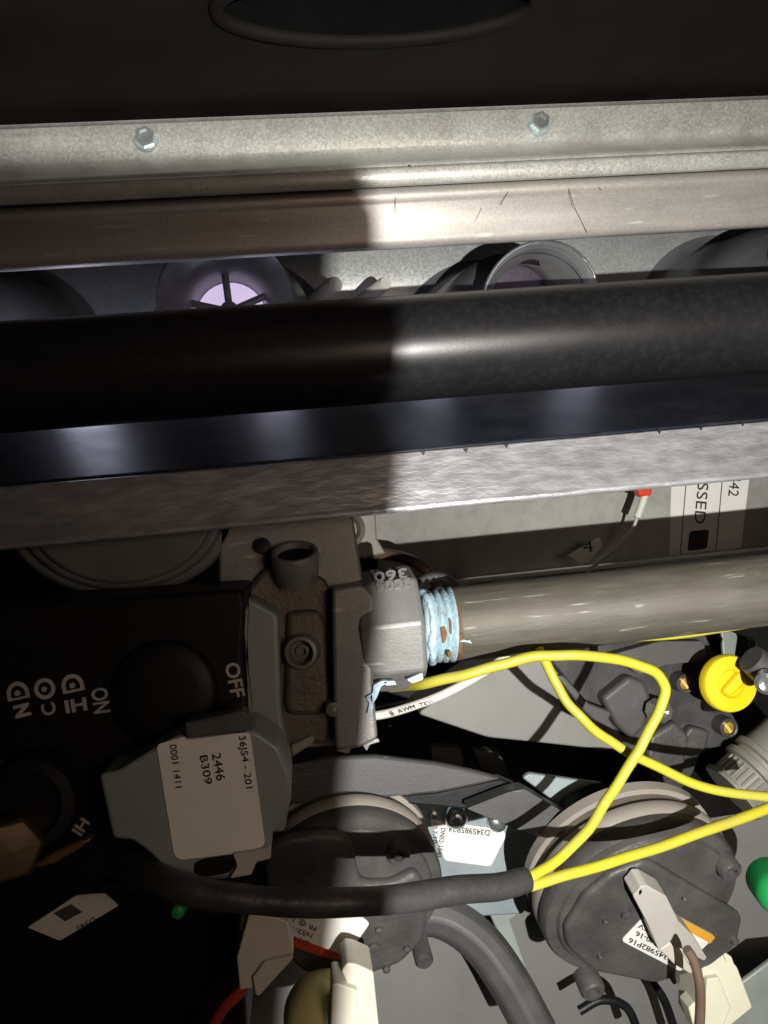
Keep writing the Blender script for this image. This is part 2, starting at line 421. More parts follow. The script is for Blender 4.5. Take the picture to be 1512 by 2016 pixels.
# ------------------------------------------------------------------ shelf and scuffed flange
bx = root("burner_shelf", W(756, 895, 1.87), "blue black glossy shelf with a scuffed silver front flange under the black pipe", "shelf")
extr("shelf_top", [(841, 3.4), (770, 2.36), (800, 2.22), (890, 1.885), (893.5, 1.872)], XL, XR, blue_black, bx, solid=.008)
vs = []
extr("front_flange", [(896, 1.868), (899, 1.862), (996, 1.862), (1001, 1.857), (1006, 1.852), (1009, 1.862), (1009, 1.93)], XL, XR, foil, bx, solid=.008)
lathe("pinhole", W(523, 887, 1.966), (0, -.42, .91), [(.006, -.006), (.006, .0045)], blk_cover, bx, n=12)
for px, py in ((833, 891), (917, 886), (997, 877), (1298, 849), (1380, 842), (1462, 834)):
    q = W(px, py+1.5, 1.858)
    build("edge_nick", [q+V((-.007, 0, .006)), q+V((.007, 0, .006)), q+V((0, -.001, -.006)), q+V((-.007, .004, .006)), q+V((.007, .004, .006)), q+V((0, .003, -.006))],
          [[0, 1, 2], [5, 4, 3], [0, 3, 4, 1], [1, 4, 5, 2], [2, 5, 3, 0]], black_paint, bx)

# ------------------------------------------------------------------ pale control panel with label
PY = 3.4
cp = root("control_panel", W(1100, 1130, PY), "pale sheet metal panel between the silver flange and the gas pipe", "panel")
xl = W(737, 1030, PY).x
extr("sheet", [(930, PY), (1127, PY), (1131, PY-.02), (1134, PY-.10), (1140, PY-.12)], xl, XR+.6, panel_white, cp, col=1000, solid=.01)
lb = plate("inspection_label", rnd([(1323, 925), (1480, 905), (1457, 1090), (1317, 1103)], 5), PY-.008, .003, paper, cp, bevel=0)
text("lettering", "PASSED", (1378, 905), (1366, 1030), 21, PY-.008, ink, lb)
text("lettering", "0442", (1440, 920), (1433, 976), 20, PY-.008, ink, lb)
for a, b in (((1352, 925), (1338, 1100)), ((1424, 915), (1408, 1094))):
    plate("ruled_line", [a, (a[0]+1.6, a[1]), (b[0]+1.6, b[1]), b], PY-.0105, .001, ink, lb, bevel=0)
plate("printed_square", rnd([(1358, 1046), (1396, 1042), (1392, 1080), (1353, 1085)], 6), PY-.0105, .001, ink, lb, bevel=0)

wt = root("wire_terminal", W(1262, 1000, 3.1), "thin grey wire ending in a white sleeve and red terminal boot before the pale panel", "wire")
plate("terminal_boot", rnd([(1256, 948), (1285, 944), (1286, 960), (1282, 976), (1262, 978), (1256, 968)], 5), 3.12, .05, red_vinyl, wt, bevel=.012)
tube("white_sleeve", [(1270, 974, 3.14), (1263, 996, 3.14), (1254, 1019, 3.14)], 8, white_ins, wt)
tube("wire", [(1256, 1014, 3.14), (1243, 1045, 3.16), (1208, 1084, 3.2), (1165, 1118, 3.25), (1130, 1160, 3.25)], 3.4, conn_gray, wt)
tg = plate("marker_tag", [(1119, 1093), (1180, 1058), (1186, 1074), (1158, 1109), (1140, 1107)], 3.2, .006, white_ins, wt, bevel=0)
text("lettering", "4", (1148, 1088), (1168, 1086), 22, 3.2, ink, tg)

# ------------------------------------------------------------------ gas pipe
gc = W(900, 1228, 2.05)
gp = root("gas_pipe", gc, "dark oiled steel gas pipe screwed into the grey valve with blue thread sealant", "pipe")
xA = W(900, 1228, 2.05).x; xT = W(838, 1235, 2.05).x
lathe("pipe_body", V((xA-.012, gc.y, gc.z)), (1, 0, 0), [(.088, -.01), (.0975, 0), (.1015, .012), (.1015, 2.2)], pipe_metal, gp, n=64)
prof = []
nth = 5; L = xA-xT+.006
for k in range(nth):
    u = k/nth
    rr = .090+.008*u
    prof += [(rr-.006, L*(u+.01/nth)), (rr+.004, L*(u+.22/nth)), (rr+.005, L*(u+.6/nth)), (rr-.006, L*(u+.93/nth))]
vs, fs = [], []; n = 56
for j, (r, h) in enumerate(prof):
    for k in range(n):
        t = 2*math.pi*k/n; hh = h + .006*math.sin(t)
        r2 = r+.0006*math.sin(5*t+j*.7)+.0003*random.uniform(-1, 1)
        vs.append(V((xT-.015+hh, gc.y+r2*math.cos(t), gc.z+r2*math.sin(t))))
for j in range(len(prof)-1):
    for k in range(n):
        fs.append([j*n+k, j*n+(k+1) % n, (j+1)*n+(k+1) % n, (j+1)*n+k])
build("sealed_thread", vs, fs, sealant, gp, smooth=70)
P = [V((xT+.004+.004*math.sin(3*t)+random.uniform(-.002, .002), gc.y+.094*math.cos(t), gc.z+.094*math.sin(t))) for t in [2*math.pi*k/60 for k in range(61)]]
sweep("sealant_bead", P, [.007+.006*abs(math.sin(k*.53)*math.sin(k*.21+1)) for k in range(61)], sealant_smear, gp, n=8)
lathe("rust_ring", V((xA-.02, gc.y, gc.z)), (1, 0, 0), [(.093, 0), (.0985, .004), (.1005, .010), (.098, .014)], rust, gp, n=48)
for pts in ([(868, 1236), (876, 1232), (880, 1246), (878, 1262), (872, 1268), (870, 1254)], [(880, 1284), (887, 1280), (890, 1290), (884, 1297)], [(884, 1215), (889, 1222), (890, 1250), (885, 1246)]):
    plate("rust_spot", rnd(pts, 3), gc.y-.1025, .03, rust, gp, bevel=.002)
for pts in ([(905, 1264), (914, 1258), (925, 1259), (930, 1268), (924, 1266), (914, 1264)],):
    plate("sealant_fleck", pts, gc.y-.0965, .006, sealant_smear, gp, bevel=.002)

# arch of hose and wires behind the pipe end
hc = tube("hose_stub", [(812, 1180, 2.34), (826, 1150, 2.32), (852, 1135, 2.3), (880, 1143, 2.3), (895, 1165, 2.32)], 11, hose_gray, None, n=12, flat=3)
tag(hc, "short grey arched hose stub poking up behind the sealed pipe thread", "hose")
rw = tube("dark_red_wire", [(700, 1085, 3.1), (780, 1095, 2.9), (830, 1115, 2.7), (860, 1150, 2.7)], 12, brown_ins, None)
tag(rw, "dark reddish brown wire behind the octagonal valve outlet", "wire")
ts = lathe("tan_grommet", W(686, 1042, 2.5), (.3, -1, 0), [(36*2.5/FPX, -.06), (36*2.5/FPX, 0), (24*2.5/FPX, .01), (22*2.5/FPX, -.02), (8*2.5/FPX, -.02)], cast_brown, None, n=24)
tag(ts, "dark ringed grommet half hidden behind the valve corner under the silver flange", "grommet")
tp = plate("tan_bracket", [(670, 1000), (738, 995), (742, 1060), (760, 1090), (700, 1100), (670, 1090)], 2.75, .03, brown_gap, None)
tag(tp, "small stained tan bracket behind the top corner of the valve", "bracket")

# ------------------------------------------------------------------ gas valve
gv = root("gas_valve", W(600, 1470, 2.0), "grey cast gas valve with octagonal outlet and black switch cover at the pipe end", "gas valve")
body = plate("valve_body", rnd([(430, 985), (690, 985), (716, 1150), (722, 1200), (722, 1440), (700, 1465), (560, 1478), (430, 1478)], 8), 2.02, .38, cast, gv, bevel=.02, seg=3)
plate("edge_rib", rnd([(654, 1160), (712, 1150), (737, 1172), (735, 1345), (738, 1385), (744, 1455), (712, 1472), (662, 1478), (658, 1400)], 9), 1.92, .30, cast, gv, bevel=.022, seg=4)
plate("brown_cover", rnd([(470, 1180), (520, 1120), (560, 1105), (640, 1140), (652, 1162), (654, 1395), (650, 1466), (470, 1470)], 12), 1.985, .06, cast_brown, gv, bevel=.018, seg=3)
plate("brown_ridge", rnd([(565, 1205), (625, 1200), (640, 1225), (648, 1385), (640, 1410), (570, 1410), (560, 1390)], 12), 1.96, .04, cast_brown, gv, bevel=.015, seg=3)
s = 2/FPX
lathe("port_collar", W(582, 1104, 1.955), (0, -.42, .9), [(40*s, -.055), (44*s, -.02), (46*s, .015), (43*s, .028), (37*s, .028), (33*s, .0), (33*s, -.04), (.01, -.04)], cast, gv, n=40)
lathe("port_hole", W(582, 1104, 1.955), (0, -.42, .9), [(35*s, -.01), (35*s, .012), (.004, .012)], blk_cover, gv, n=32)
lathe("test_port", W(596, 1282, 1.95), (-.15, -1, .05), [(34*s, -.1), (33*s, .02), (30*s, .032), (24*s, .034), (21*s, .02), (21*s, -.01), (14*s, -.012), (13*s, .002), (8*s, .004), (7*s, -.01), (.002, -.01)], cast, gv, n=36)
lathe("small_screw", W(517, 1241, 1.88), (0, -1, 0), [(20*s, -.02), (19*s, .01), (15*s, .016), (13*s, .006), (9*s, .006), (6*s, .016), (.002, .018)], cast_brown, gv, n=24)
lathe("small_bung", W(517, 1075, 2.01), (0, -1, .2), [(16*s, 0), (15*s, .012), (.002, .014)], blk_plastic, gv, n=20)
lathe("corner_lug", W(655, 1395, 1.93), (0, -1, .1), [(14*s, -.04), (13*s, .02), (.002, .03)], cast, gv, n=18)
plate("rear_tab", [(572, 1468), (616, 1447), (620, 1462), (575, 1492)], 1.97, .02, beige, gv)
# octagonal outlet
oc = W(785, 1235, 2.05); xo0, xo1 = W(705, 1240, 2.0).x, W(838, 1240, 1.9).x
vs, fs = [], []
ang0 = math.radians(22.5+12)
secs = [(xo0, .150), (xo0+.05, .163), (xo1-.012, .165), (xo1, .158), (xo1, .100), (xo1-.03, .098)]
for (x, r) in secs:
    for k in range(8):
        a = ang0+k*math.pi/4
        vs.append(V((x, oc.y-r*math.cos(a), oc.z-r*math.sin(a))))
for j in range(len(secs)-1):
    for k in range(8):
        fs.append([j*8+k, j*8+(k+1) % 8, (j+1)*8+(k+1) % 8, (j+1)*8+k])
fs.append(list(range(8)))
oct_ = build("outlet_octagon", vs, fs, cast, gv, smooth=15, bevel=.006, seg=2)
def facet(k):
    a = ang0+k*math.pi/4+math.pi/8
    n_ = V((0, -math.cos(a), -math.sin(a)))
    return (V((0, oc.y, oc.z))+n_*(.164*math.cos(math.pi/8)+.001), n_)
kf = min(range(8), key=lambda k: (facet(k)[1]-V((0, -.82, .57)).normalized()).length)
pl = facet(kf)
text("raised_lettering", "360", (800, 1120), (735, 1129), 18, pl, cast, oct_, lift=.001, thick=.008, fat=.01)
text("raised_lettering", "3504", (806, 1139), (738, 1148), 16, pl, cast, oct_, lift=.001, thick=.008, fat=.01)
for p in ([(735, 1349), (752, 1340), (768, 1341), (750, 1352), (743, 1372), (733, 1388), (728, 1372), (735, 1360)], [(720, 1372), (733, 1365), (735, 1395), (722, 1408), (727, 1386)],
          [(800, 1338), (832, 1324), (834, 1338), (812, 1346)], [(753, 1342), (776, 1340), (782, 1348), (760, 1350)]):
    plate("sealant_smear", rnd(p, 4), (W(740, 1360, 1.905), V((0, -1, 0))), .02, sealant_smear, gv, bevel=.003)
plate("casting_burr", [(662, 1478), (744, 1454), (747, 1460), (728, 1466), (722, 1478), (714, 1467), (690, 1474), (686, 1484)], 1.95, .006, cast, gv, bevel=0)
# regulator dome upper left
for nm, rx, ry, Yc in (("round_cap", 232, 172, 2.02), ("cap_step", 206, 158, 1.99), ("cap_face", 186, 146, 1.97)):
    plate(nm, [(235-rx-60, 1000)]+[(235+rx*math.cos(t), 1004+ry*math.sin(t)) for t in [math.pi*(k/30) for k in range(29, -1, -1)]], Yc, .2, cap_gray, gv, bevel=.012, seg=3)
# coil side wall and black switch cover
plate("coil_side", rnd([(470, 1180), (492, 1178), (548, 1210), (553, 1400), (567, 1470), (574, 1560), (560, 1640), (470, 1640)], 10), 1.86, .2, sol_gray, gv, bevel=.03, seg=4)
cov = plate("switch_cover", rnd([(-120, 1200), (200, 1178), (425, 1163), (478, 1160), (484, 1200), (478, 1300), (492, 1420), (480, 1460), (300, 1640), (200, 1740), (-120, 1760)], 14), 1.74, .3, blk_cover, gv, bevel=.02, seg=3)
plate("cover_edge", [(478, 1182), (486, 1205), (481, 1300), (496, 1420), (488, 1424), (474, 1300), (476, 1200)], 1.75, .06, sol_gray, gv, bevel=.004)
TY = 1.74
text("lettering", "OFF", (443, 1307), (456, 1374), 27, TY, print_white, cov, fat=.02)
text("lettering", "ON", (180, 1356), (187, 1405), 31, TY, print_white, cov, fat=.02)
def ring(px, py, ro, ri, Y, nm, half=False):
    n = 28
    vs, fs = [], []
    tilt = math.radians(-12)
    def D(r, t):
        x, y = r*math.cos(t), -r*math.sin(t)
        if half and math.sin(t) < 0:
            k = .72/max(abs(math.sin(t)), .5); y = min(y, r*.62); x = r*(1 if math.cos(t) > 0 else -1)*min(1, abs(math.cos(t))*1.5)
        return px+x*math.cos(tilt)-y*math.sin(tilt), py+x*math.sin(tilt)+y*math.cos(tilt)
    for k in range(n):
        t = 2*math.pi*k/n
        vs += [W(*D(ro, t), Y-.004), W(*D(ri, t), Y-.004), W(*D(ro, t), Y-.001), W(*D(ri, t), Y-.001)]
    for k in range(n):
        a, b = 4*k, 4*((k+1) % n)
        fs += [[a, b, b+1, a+1], [a, a+2, b+2, b], [a+1, b+1, b+3, a+3], [a+2, a+3, b+3, b+2]]
    build(nm, vs, fs, print_white, cov)
    lathe("mark_dot", W(px, py, Y), (0, -1, 0), [(ri*.38*Y/FPX, .001), (ri*.38*Y/FPX, .004)], print_white, cov, n=14)
ring(35, 1364, 22, 14, TY, "half_round_mark", True)
ring(88, 1356, 21, 13, TY, "round_mark")
ring(143, 1349, 22, 14, TY, "half_round_mark", True)
text("lettering", "N", (28, 1389), (34, 1414), 28, TY, print_white, cov, fat=.05)
text("lettering", "C", (112, 1404), (106, 1381), 26, TY, print_white, cov, fat=.02)
text("lettering", "IH", (131, 1403), (173, 1396), 24, TY, print_white, cov, fat=.03)
text("lettering", "HI", (160, 1607), (142, 1634), 22, TY, print_white, cov, fat=.02)
lathe("rocker_switch", W(325, 1362, 1.73), (0, -1, .05), [(100*1.74/FPX, -.02), (98*1.74/FPX, .008), (90*1.74/FPX, .016), (60*1.74/FPX, .02), (.004, .021)], blk_cover, cov, n=48, smooth=60)
lathe("adjuster_knob", W(78, 1565, 1.73), (0, -1, .05), [(88*1.74/FPX, -.02), (86*1.74/FPX, .05), (80*1.74/FPX, .07), (60*1.74/FPX, .075), (56*1.74/FPX, .05), (.004, .05)], blk_plastic, cov, n=48, smooth=50)
text("lettering", "O", (-10, 1508), (16, 1530), 22, TY, red_ink, cov)
# solenoid with its label
sol = plate("solenoid_housing", rnd([(194, 1526), (232, 1518), (290, 1482), (345, 1450), (500, 1438), (548, 1470), (573, 1530), (573, 1580), (548, 1630), (533, 1644), (534, 1690), (505, 1698), (496, 1722), (412, 1737), (366, 1730), (328, 1712), (285, 1672), (258, 1654), (222, 1652)], 10), 1.62, .16, sol_gray, gv, bevel=.014, seg=3)
plate("top_tab", rnd([(362, 1424), (432, 1410), (478, 1398), (492, 1412), (486, 1442), (366, 1455)], 6), 1.61, .05, hose_gray, sol, bevel=.01)
plate("lower_slot", rnd([(382, 1700), (400, 1692), (458, 1684), (466, 1700), (452, 1720), (395, 1730), (381, 1718)], 10), 1.615, .02, blk_cover, sol, bevel=.004)
plate("lower_clip", rnd([(458, 1682), (500, 1676), (530, 1668), (534, 1690), (502, 1698), (496, 1722), (452, 1730), (468, 1705)], 5), 1.605, .03, conn_gray, sol, bevel=.008)
sl = plate("white_label", rnd([(308, 1466), (364, 1450), (366, 1457), (492, 1441), (522, 1662), (506, 1675), (356, 1693), (343, 1684)], 10), 1.617, .003, paper, sol, bevel=0)
text("lettering", "36J54 - 201", (471, 1449), (485, 1552), 13, 1.617, ink, sl)
text("lettering", "2446", (418, 1484), (428, 1537), 17, 1.617, ink, sl)
text("lettering", "B309", (394, 1488), (404, 1544), 15, 1.617, ink, sl)
text("lettering", "0001 1411", (335, 1466), (346, 1551), 13, 1.617, ink, sl)

# ------------------------------------------------------------------ brass fitting and copper strip, low left
bf = lathe("brass_fitting", W(18, 1672, 1.62), (.5, -1, .1), [(66*1.65/FPX, -.1), (64*1.65/FPX, .0), (58*1.65/FPX, .02), (.004, .025)], brass_dull, None, n=6, smooth=20, bevel=.006)
tag(bf, "brown brass hex fitting under the black adjuster knob", "fitting")
cs = plate("copper_strip", [(55, 1712), (110, 1676), (160, 1656), (182, 1651), (150, 1676), (105, 1702)], 1.64, .03, copper, None, bevel=.006)
tag(cs, "slim copper strip beside the brass fitting", "strip")

# ------------------------------------------------------------------ dark lower left control with label
dl = root("ignition_box", W(200, 2000, 2.2), "black box in deep shade with a small white sticker below the valve", "box")
plate("box", rnd([(-150, 1740), (330, 1735), (470, 1800), (490, 2080), (-150, 2080)], 30), 2.15, .4, blk_cover, dl, bevel=.03, seg=3)
st = plate("sticker", rnd([(54, 1826), (150, 1763), (205, 1759), (233, 1783), (118, 1852)], 4), 2.14, .004, paper, dl, bevel=0)
plate("sticker_print", [(105, 1798), (140, 1780), (162, 1796), (128, 1814)], 2.137, .001, hose_gray, st, bevel=0)
text("lettering", "D345", (185, 1804), (150, 1824), 9, 2.14, ink, st)
lathe("green_lamp", W(352, 1790, 2.14), (0, -1, 0), [(16*2.1/FPX, -.01), (12*2.1/FPX, .02), (.003, .026)], green_cap, dl, n=16)

# ------------------------------------------------------------------ base sheets at the bottom
bp = plate("floor_sheet", [(440, 1760), (1700, 1560), (1800, 2250), (440, 2250)], 2.95, .02, gray_sheet, None)
tag(bp, "plain grey sheet metal floor of the burner compartment", "metal sheet"); bp["kind"] = "structure"
gs = plate("pale_green_sheet", [(1412, 2060), (1425, 1960), (1520, 1890), (1620, 1880), (1620, 2060)], 2.62, .02, green_sheet, None)
tag(gs, "pale green grey metal corner piece beside the cream connector", "metal sheet")
rp = plate("side_sheet", [(1420, 1240), (1700, 1230), (1700, 1960), (1500, 1640), (1440, 1480)], 3.2, .02, green_sheet, None)
tag(rp, "pale grey sheet behind the yellow knob", "metal sheet")

# ------------------------------------------------------------------ grey hose, bottom centre
gh = root("drain_hose", W(960, 1990, 2.4), "grey square edged rubber hose curving down across the sheet floor", "hose")
P = catmull([W(*p) for p in ((800, 1800, 2.5), (870, 1805, 2.5), (940, 1850, 2.48), (1000, 1930, 2.45), (1060, 2040, 2.42))], 10)
sweep("hose_body", P, .072, hose_gray, gh, n=8, flat=.9, smooth=20, bevel=.012)

# ------------------------------------------------------------------ zinc bracket plate with sticker
zb = root("zinc_plate", W(950, 1700, 2.55), "blue grey zinc plate with a white sticker and round screw between the pressure switches", "bracket")
plate("plate", rnd([(780, 1560), (1020, 1560), (1100, 1600), (1090, 1640), (1050, 1690), (1035, 1790), (1030, 1800), (820, 1812)], 8), 2.5, .03, zinc, zb)
zs = plate("sticker", rnd([(846, 1613), (990, 1634), (997, 1645), (966, 1706), (876, 1694)], 7), 2.496, .003, paper, zb, bevel=0)
text("lettering", "D345985R24", (964, 1634), (884, 1626), 11, 2.496, ink, zs)
text("lettering", "DNS2-1540", (868, 1629), (860, 1686), 9, 2.496, ink, zs)
text("lettering", "157.10", (853, 1621), (853, 1660), 8, 2.496, ink, zs)
s = 2.5/FPX
scw = lathe("round_screw", W(897, 1607, 2.49), (0, -1, .05), [(25*s, -.01), (24*s, .012), (18*s, .03), (8*s, .036), (.003, .037)], zinc_bright, zb, n=32, smooth=60)
lathe("screw", W(978, 1618, 2.49), (0, -1, .1), [(20*s, -.01), (19*s, .01), (10*s, .018), (.003, .02)], zinc_bright, zb, n=24, smooth=60)
lathe("screw", W(853, 1603, 2.49), (0, -1, .1), [(9*s, -.01), (8*s, .008), (.003, .012)], zinc_bright, zb, n=16, smooth=60)
lug = plate("bent_lug", [(960, 1790), (1040, 1785), (1005, 1812), (1035, 1900), (1045, 1930), (1000, 1870), (975, 1825)], 2.7, .02, green_sheet, None)
tag(lug, "pale bent lug with a dark slot under the sleeve end", "lug")
zf = plate("zinc_flange", rnd([(1029, 1532), (1042, 1522), (1190, 1543), (1196, 1552), (1150, 1580), (1120, 1600)], 5), 2.3, .02, zinc, None, bevel=.008)
tag(zf, "bright triangular zinc flange above the lit pressure switch", "bracket")

# ------------------------------------------------------------------ strap
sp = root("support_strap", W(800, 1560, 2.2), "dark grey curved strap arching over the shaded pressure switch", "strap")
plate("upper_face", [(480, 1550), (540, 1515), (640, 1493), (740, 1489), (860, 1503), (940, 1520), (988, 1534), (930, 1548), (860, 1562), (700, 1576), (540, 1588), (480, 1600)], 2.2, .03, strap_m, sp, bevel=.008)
plate("sleeve_shadow", [(540, 1586), (700, 1574), (860, 1560), (985, 1533), (1020, 1548), (960, 1580), (920, 1594), (860, 1588), (760, 1580), (560, 1606)], 2.24, .05, blk_plastic, sp, bevel=.006)  # black plate shaped as the sleeve's cast shadow on the strap
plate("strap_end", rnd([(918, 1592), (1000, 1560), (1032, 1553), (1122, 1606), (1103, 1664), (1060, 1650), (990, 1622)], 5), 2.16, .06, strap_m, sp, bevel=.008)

# ------------------------------------------------------------------ pressure switches
def switch(px, py, Y, rpx, tilt, label, rim_pos):
    n_ = V((.05, -math.cos(tilt), -math.sin(tilt))).normalized()
    c = W(px, py, Y); r = rpx*Y/FPX
    t = root("pressure_switch", c, label, "pressure switch", "round pressure switches low in the compartment")
    lathe("cover_disc", c, n_, [(r*.985, -.045), (r, -.03), (r, -.008), (r*.975, .004), (r*.88, .006), (r*.86, .016), (r*.80, .022), (.01, .022)], sw_plastic, t, n=80, smooth=40)
    lathe("flange_ring", c, n_, [(r*.95, -.09), (r*1.0, -.088), (r*1.01, -.08), (r*1.01, -.058), (r*.99, -.046)], beige, t, n=80)
    lathe("brown_band", c, n_, [(r*.95, -.125), (r*.95, -.089)], brown_gap, t, n=64)  # brown band set in between the two beige rings
    lathe("rear_ring", c, n_, [(r*.9, -.165), (r*1.0, -.16), (r*1.0, -.13), (r*.9, -.125)], beige, t, n=80)
    lathe("rear_body", c, n_, [(r*.62, -.28), (r*.62, -.164)], blk_plastic, t, n=48)
    return t, c, n_, r
ps, c2, n2, r2 = switch(1264, 1776, 2.10, 212, math.radians(26), "black round pressure switch in full light with beige ring and grey connector", 0)
def P2(h): return (c2+n2*h, n2)
plate("raised_face", rnd([(1268, 1698), (1290, 1703), (1365, 1748), (1464, 1806), (1452, 1862), (1395, 1906), (1290, 1938), (1170, 1915), (1118, 1868), (1112, 1832), (1150, 1768), (1205, 1722)], 12), P2(.042), .03, sw_plastic, ps, bevel=.012, seg=3)
s = 2.1/FPX
for px, py, rr in ((1428, 1700, 23), (1160, 1934, 27)):
    lathe("screw_boss", W(px, py, P2(.02)), n2, [(rr*s, -.03), (rr*s, .025), (rr*.85*s, .034), (rr*.5*s, .034), (rr*.42*s, .01), (.002, .01)], sw_plastic, ps, n=28)
for px, py, rr in ((1232, 1797, 12), (1328, 1926, 10), (1445, 1850, 9), (1270, 1760, 6), (1190, 1810, 6), (1345, 1765, 5), (1180, 1880, 6)):
    lathe("pip", W(px, py, P2(.042)), n2, [(rr*s, -.01), (rr*.9*s, .010), (.002, .014)], sw_plastic, ps, n=14)
pl_ = plate("sticker", rnd([(1223, 1852), (1291, 1781), (1408, 1843), (1340, 1913)], 8), P2(.0445), .003, paper, ps, bevel=0)
plate("orange_band", [(1305, 1789), (1402, 1840), (1408, 1846), (1398, 1858), (1391, 1853), (1295, 1802)], P2(.0458), .001, orange_ink, pl_, bevel=0)
for b, p0, p1, cp_ in (("D345982P16", (1328, 1886), (1240, 1845), 10), ("NS2-1540-16", (1338, 1872), (1254, 1832), 10), ("REV.A REV", (1336, 1852), (1259, 1817), 9)):
    text("lettering", b, p0, p1, cp_, P2(.0445), ink, pl_, lift=.0016, thick=.001)
gcn = root("spade_connector", W(1320, 1830, P2(.1)), "grey nylon spade connector plugged on the lit pressure switch over its sticker", "connector")
plate("shell", rnd([(1246, 1764), (1253, 1757), (1262, 1745), (1275, 1744), (1312, 1765), (1336, 1814), (1322, 1853), (1297, 1871), (1274, 1816)], 4), P2(.105), .055, conn_gray, gcn, bevel=.010, seg=3)
plate("shell_skirt", rnd([(1330, 1808), (1362, 1840), (1392, 1886), (1386, 1892), (1360, 1878), (1318, 1856)], 4), P2(.092), .045, conn_gray, gcn, bevel=.008, seg=3)
plate("latch", rnd([(1297, 1871), (1320, 1856), (1344, 1878), (1367, 1914), (1359, 1919), (1326, 1899), (1312, 1885)], 5), P2(.094), .04, conn_white, gcn, bevel=.012, seg=3)
plate("slot", rnd([(1258, 1756), (1263, 1751), (1264, 1757), (1259, 1763)], 1), P2(.1065), .005, blk_cover, gcn, bevel=0)
bw = tube("brown_wire", [(1352, 1868, 1.92), (1366, 1892, 1.92), (1377, 1935, 1.92), (1379, 1980, 1.94), (1376, 2040, 1.96)], 10, brown_ins, None)
tag(bw, "brown wire dropping from the grey connector out of the bottom edge", "wire")
cc = root("cream_connector", W(1425, 1990, 2.2), "cream nylon connector hanging behind the brown wire at the lower corner", "connector")
plate("shell", rnd([(1388, 1885), (1406, 1866), (1422, 1872), (1452, 1905), (1482, 1984), (1432, 2025), (1372, 2030), (1378, 1930)], 4), 2.2, .12, conn_cream, cc, bevel=.012, seg=3)
plate("key_rib", rnd([(1392, 1928), (1416, 1924), (1440, 1985), (1420, 2030), (1385, 2030)], 4), 2.18, .03, conn_cream, cc, bevel=.008, seg=3)
plate("clip", rnd([(1356, 1985), (1368, 1973), (1378, 1985), (1375, 2030), (1368, 2030)], 3), 2.22, .06, conn_cream, cc, bevel=.006)
plate("notch_clip", rnd([(1422, 1872), (1440, 1884), (1446, 1902), (1430, 1894)], 2), 2.19, .03, conn_cream, cc, bevel=.005)

ls, c3, n3, r3 = switch(690, 1762, 2.16, 186, math.radians(18), "dark round pressure switch half in shade, crossed by the black sleeve", 1)
def P3(h): return (c3+n3*h, n3)
plate("raised_face", rnd([(520, 1680), (560, 1655), (640, 1643), (680, 1650), (700, 1668), (702, 1705), (712, 1742), (770, 1742), (820, 1715), (846, 1760), (838, 1850), (790, 1900), (700, 1930), (600, 1920), (530, 1850)], 18), P3(.05), .04, sw_plastic, ls, bevel=.016, seg=3)
lathe("screw_boss", W(782, 1672, P3(.02)), n3, [(24*s, -.02), (23*s, .024), (19*s, .032), (11*s, .032), (9*s, .0), (.002, .0)], sw_plastic, ls, n=28)
lathe("side_nub", W(832, 1880, P3(0)), n3, [(20*s, -.06), (20*s, .02), (15*s, .03), (.002, .03)], sw_plastic, ls, n=24)
for px, py, rr in ((735, 1862, 12), (760, 1905, 9), (800, 1865, 8), (745, 1828, 8)):
    lathe("pip", W(px, py, P3(.05)), n3, [(rr*s, -.01), (rr*.9*s, .010), (.002, .014)], sw_plastic, ls, n=14)
lb3 = plate("sticker", rnd([(545, 1812), (560, 1800), (714, 1806), (728, 1818), (700, 1858), (670, 1889), (640, 1884), (545, 1840)], 6), P3(.0535), .003, paper, ls, bevel=0)
plate("red_band", [(545, 1838), (572, 1842), (668, 1878), (676, 1884), (668, 1890), (640, 1886), (545, 1852)], P3(.0555), .001, red_ink, lb3, bevel=0)
for b, p0, p1, cp_ in (("D345985", (608, 1853), (545, 1828), 9), ("NS2-151", (616, 1838), (560, 1816), 9), ("FR @ 1", (624, 1824), (580, 1806), 9)):
    text("lettering", b, p0, p1, cp_, P3(.0535), ink, lb3, lift=.0016, thick=.001)

# ------------------------------------------------------------------ ivory connectors low centre
ic = root("ivory_connector", W(525, 1900, 1.9), "ivory stepped connector on a red wire hanging below the black sleeve", "connector")
plate("shell", rnd([(490, 1800), (545, 1806), (566, 1815), (578, 1880), (548, 1915), (500, 1945), (472, 1950), (466, 1885)], 4), 1.9, .10, conn_white, ic, bevel=.010, seg=3)
plate("latch", rnd([(520, 1895), (575, 1882), (577, 1888), (510, 1962), (502, 1958), (498, 1925)], 4), 1.885, .06, conn_white, ic, bevel=.008, seg=3)
rd = tube("red_wire", [(490, 1925, 1.96), (470, 1955, 1.96), (440, 1985, 1.97), (408, 2040, 2.0)], 11, red_ins, None)
tag(rd, "red wire running down from the ivory stepped connector", "wire")
fc = root("white_connector", W(700, 1980, 1.95), "white upright plug with a step at the bottom edge beside the dark switch", "connector")
plate("shell", rnd([(672, 1912), (684, 1896), (700, 1898), (735, 1914), (748, 2040), (690, 2040), (690, 1950)], 5), 1.95, .12, conn_white, fc, bevel=.012, seg=3)
plate("step", rnd([(654, 1938), (664, 1936), (704, 1950), (706, 2040), (650, 2040)], 4), 1.93, .1, conn_white, fc, bevel=.010, seg=3)
yd = lathe("domed_fitting", W(640, 2025, 2.02), (0, -1, .25), [(85*2/FPX, -.1), (82*2/FPX, -.02), (66*2/FPX, .03), (35*2/FPX, .055), (.004, .06)], pale_yellow, None, n=40, smooth=60)
tag(yd, "pale yellow domed cap cut by the bottom edge", "cap")

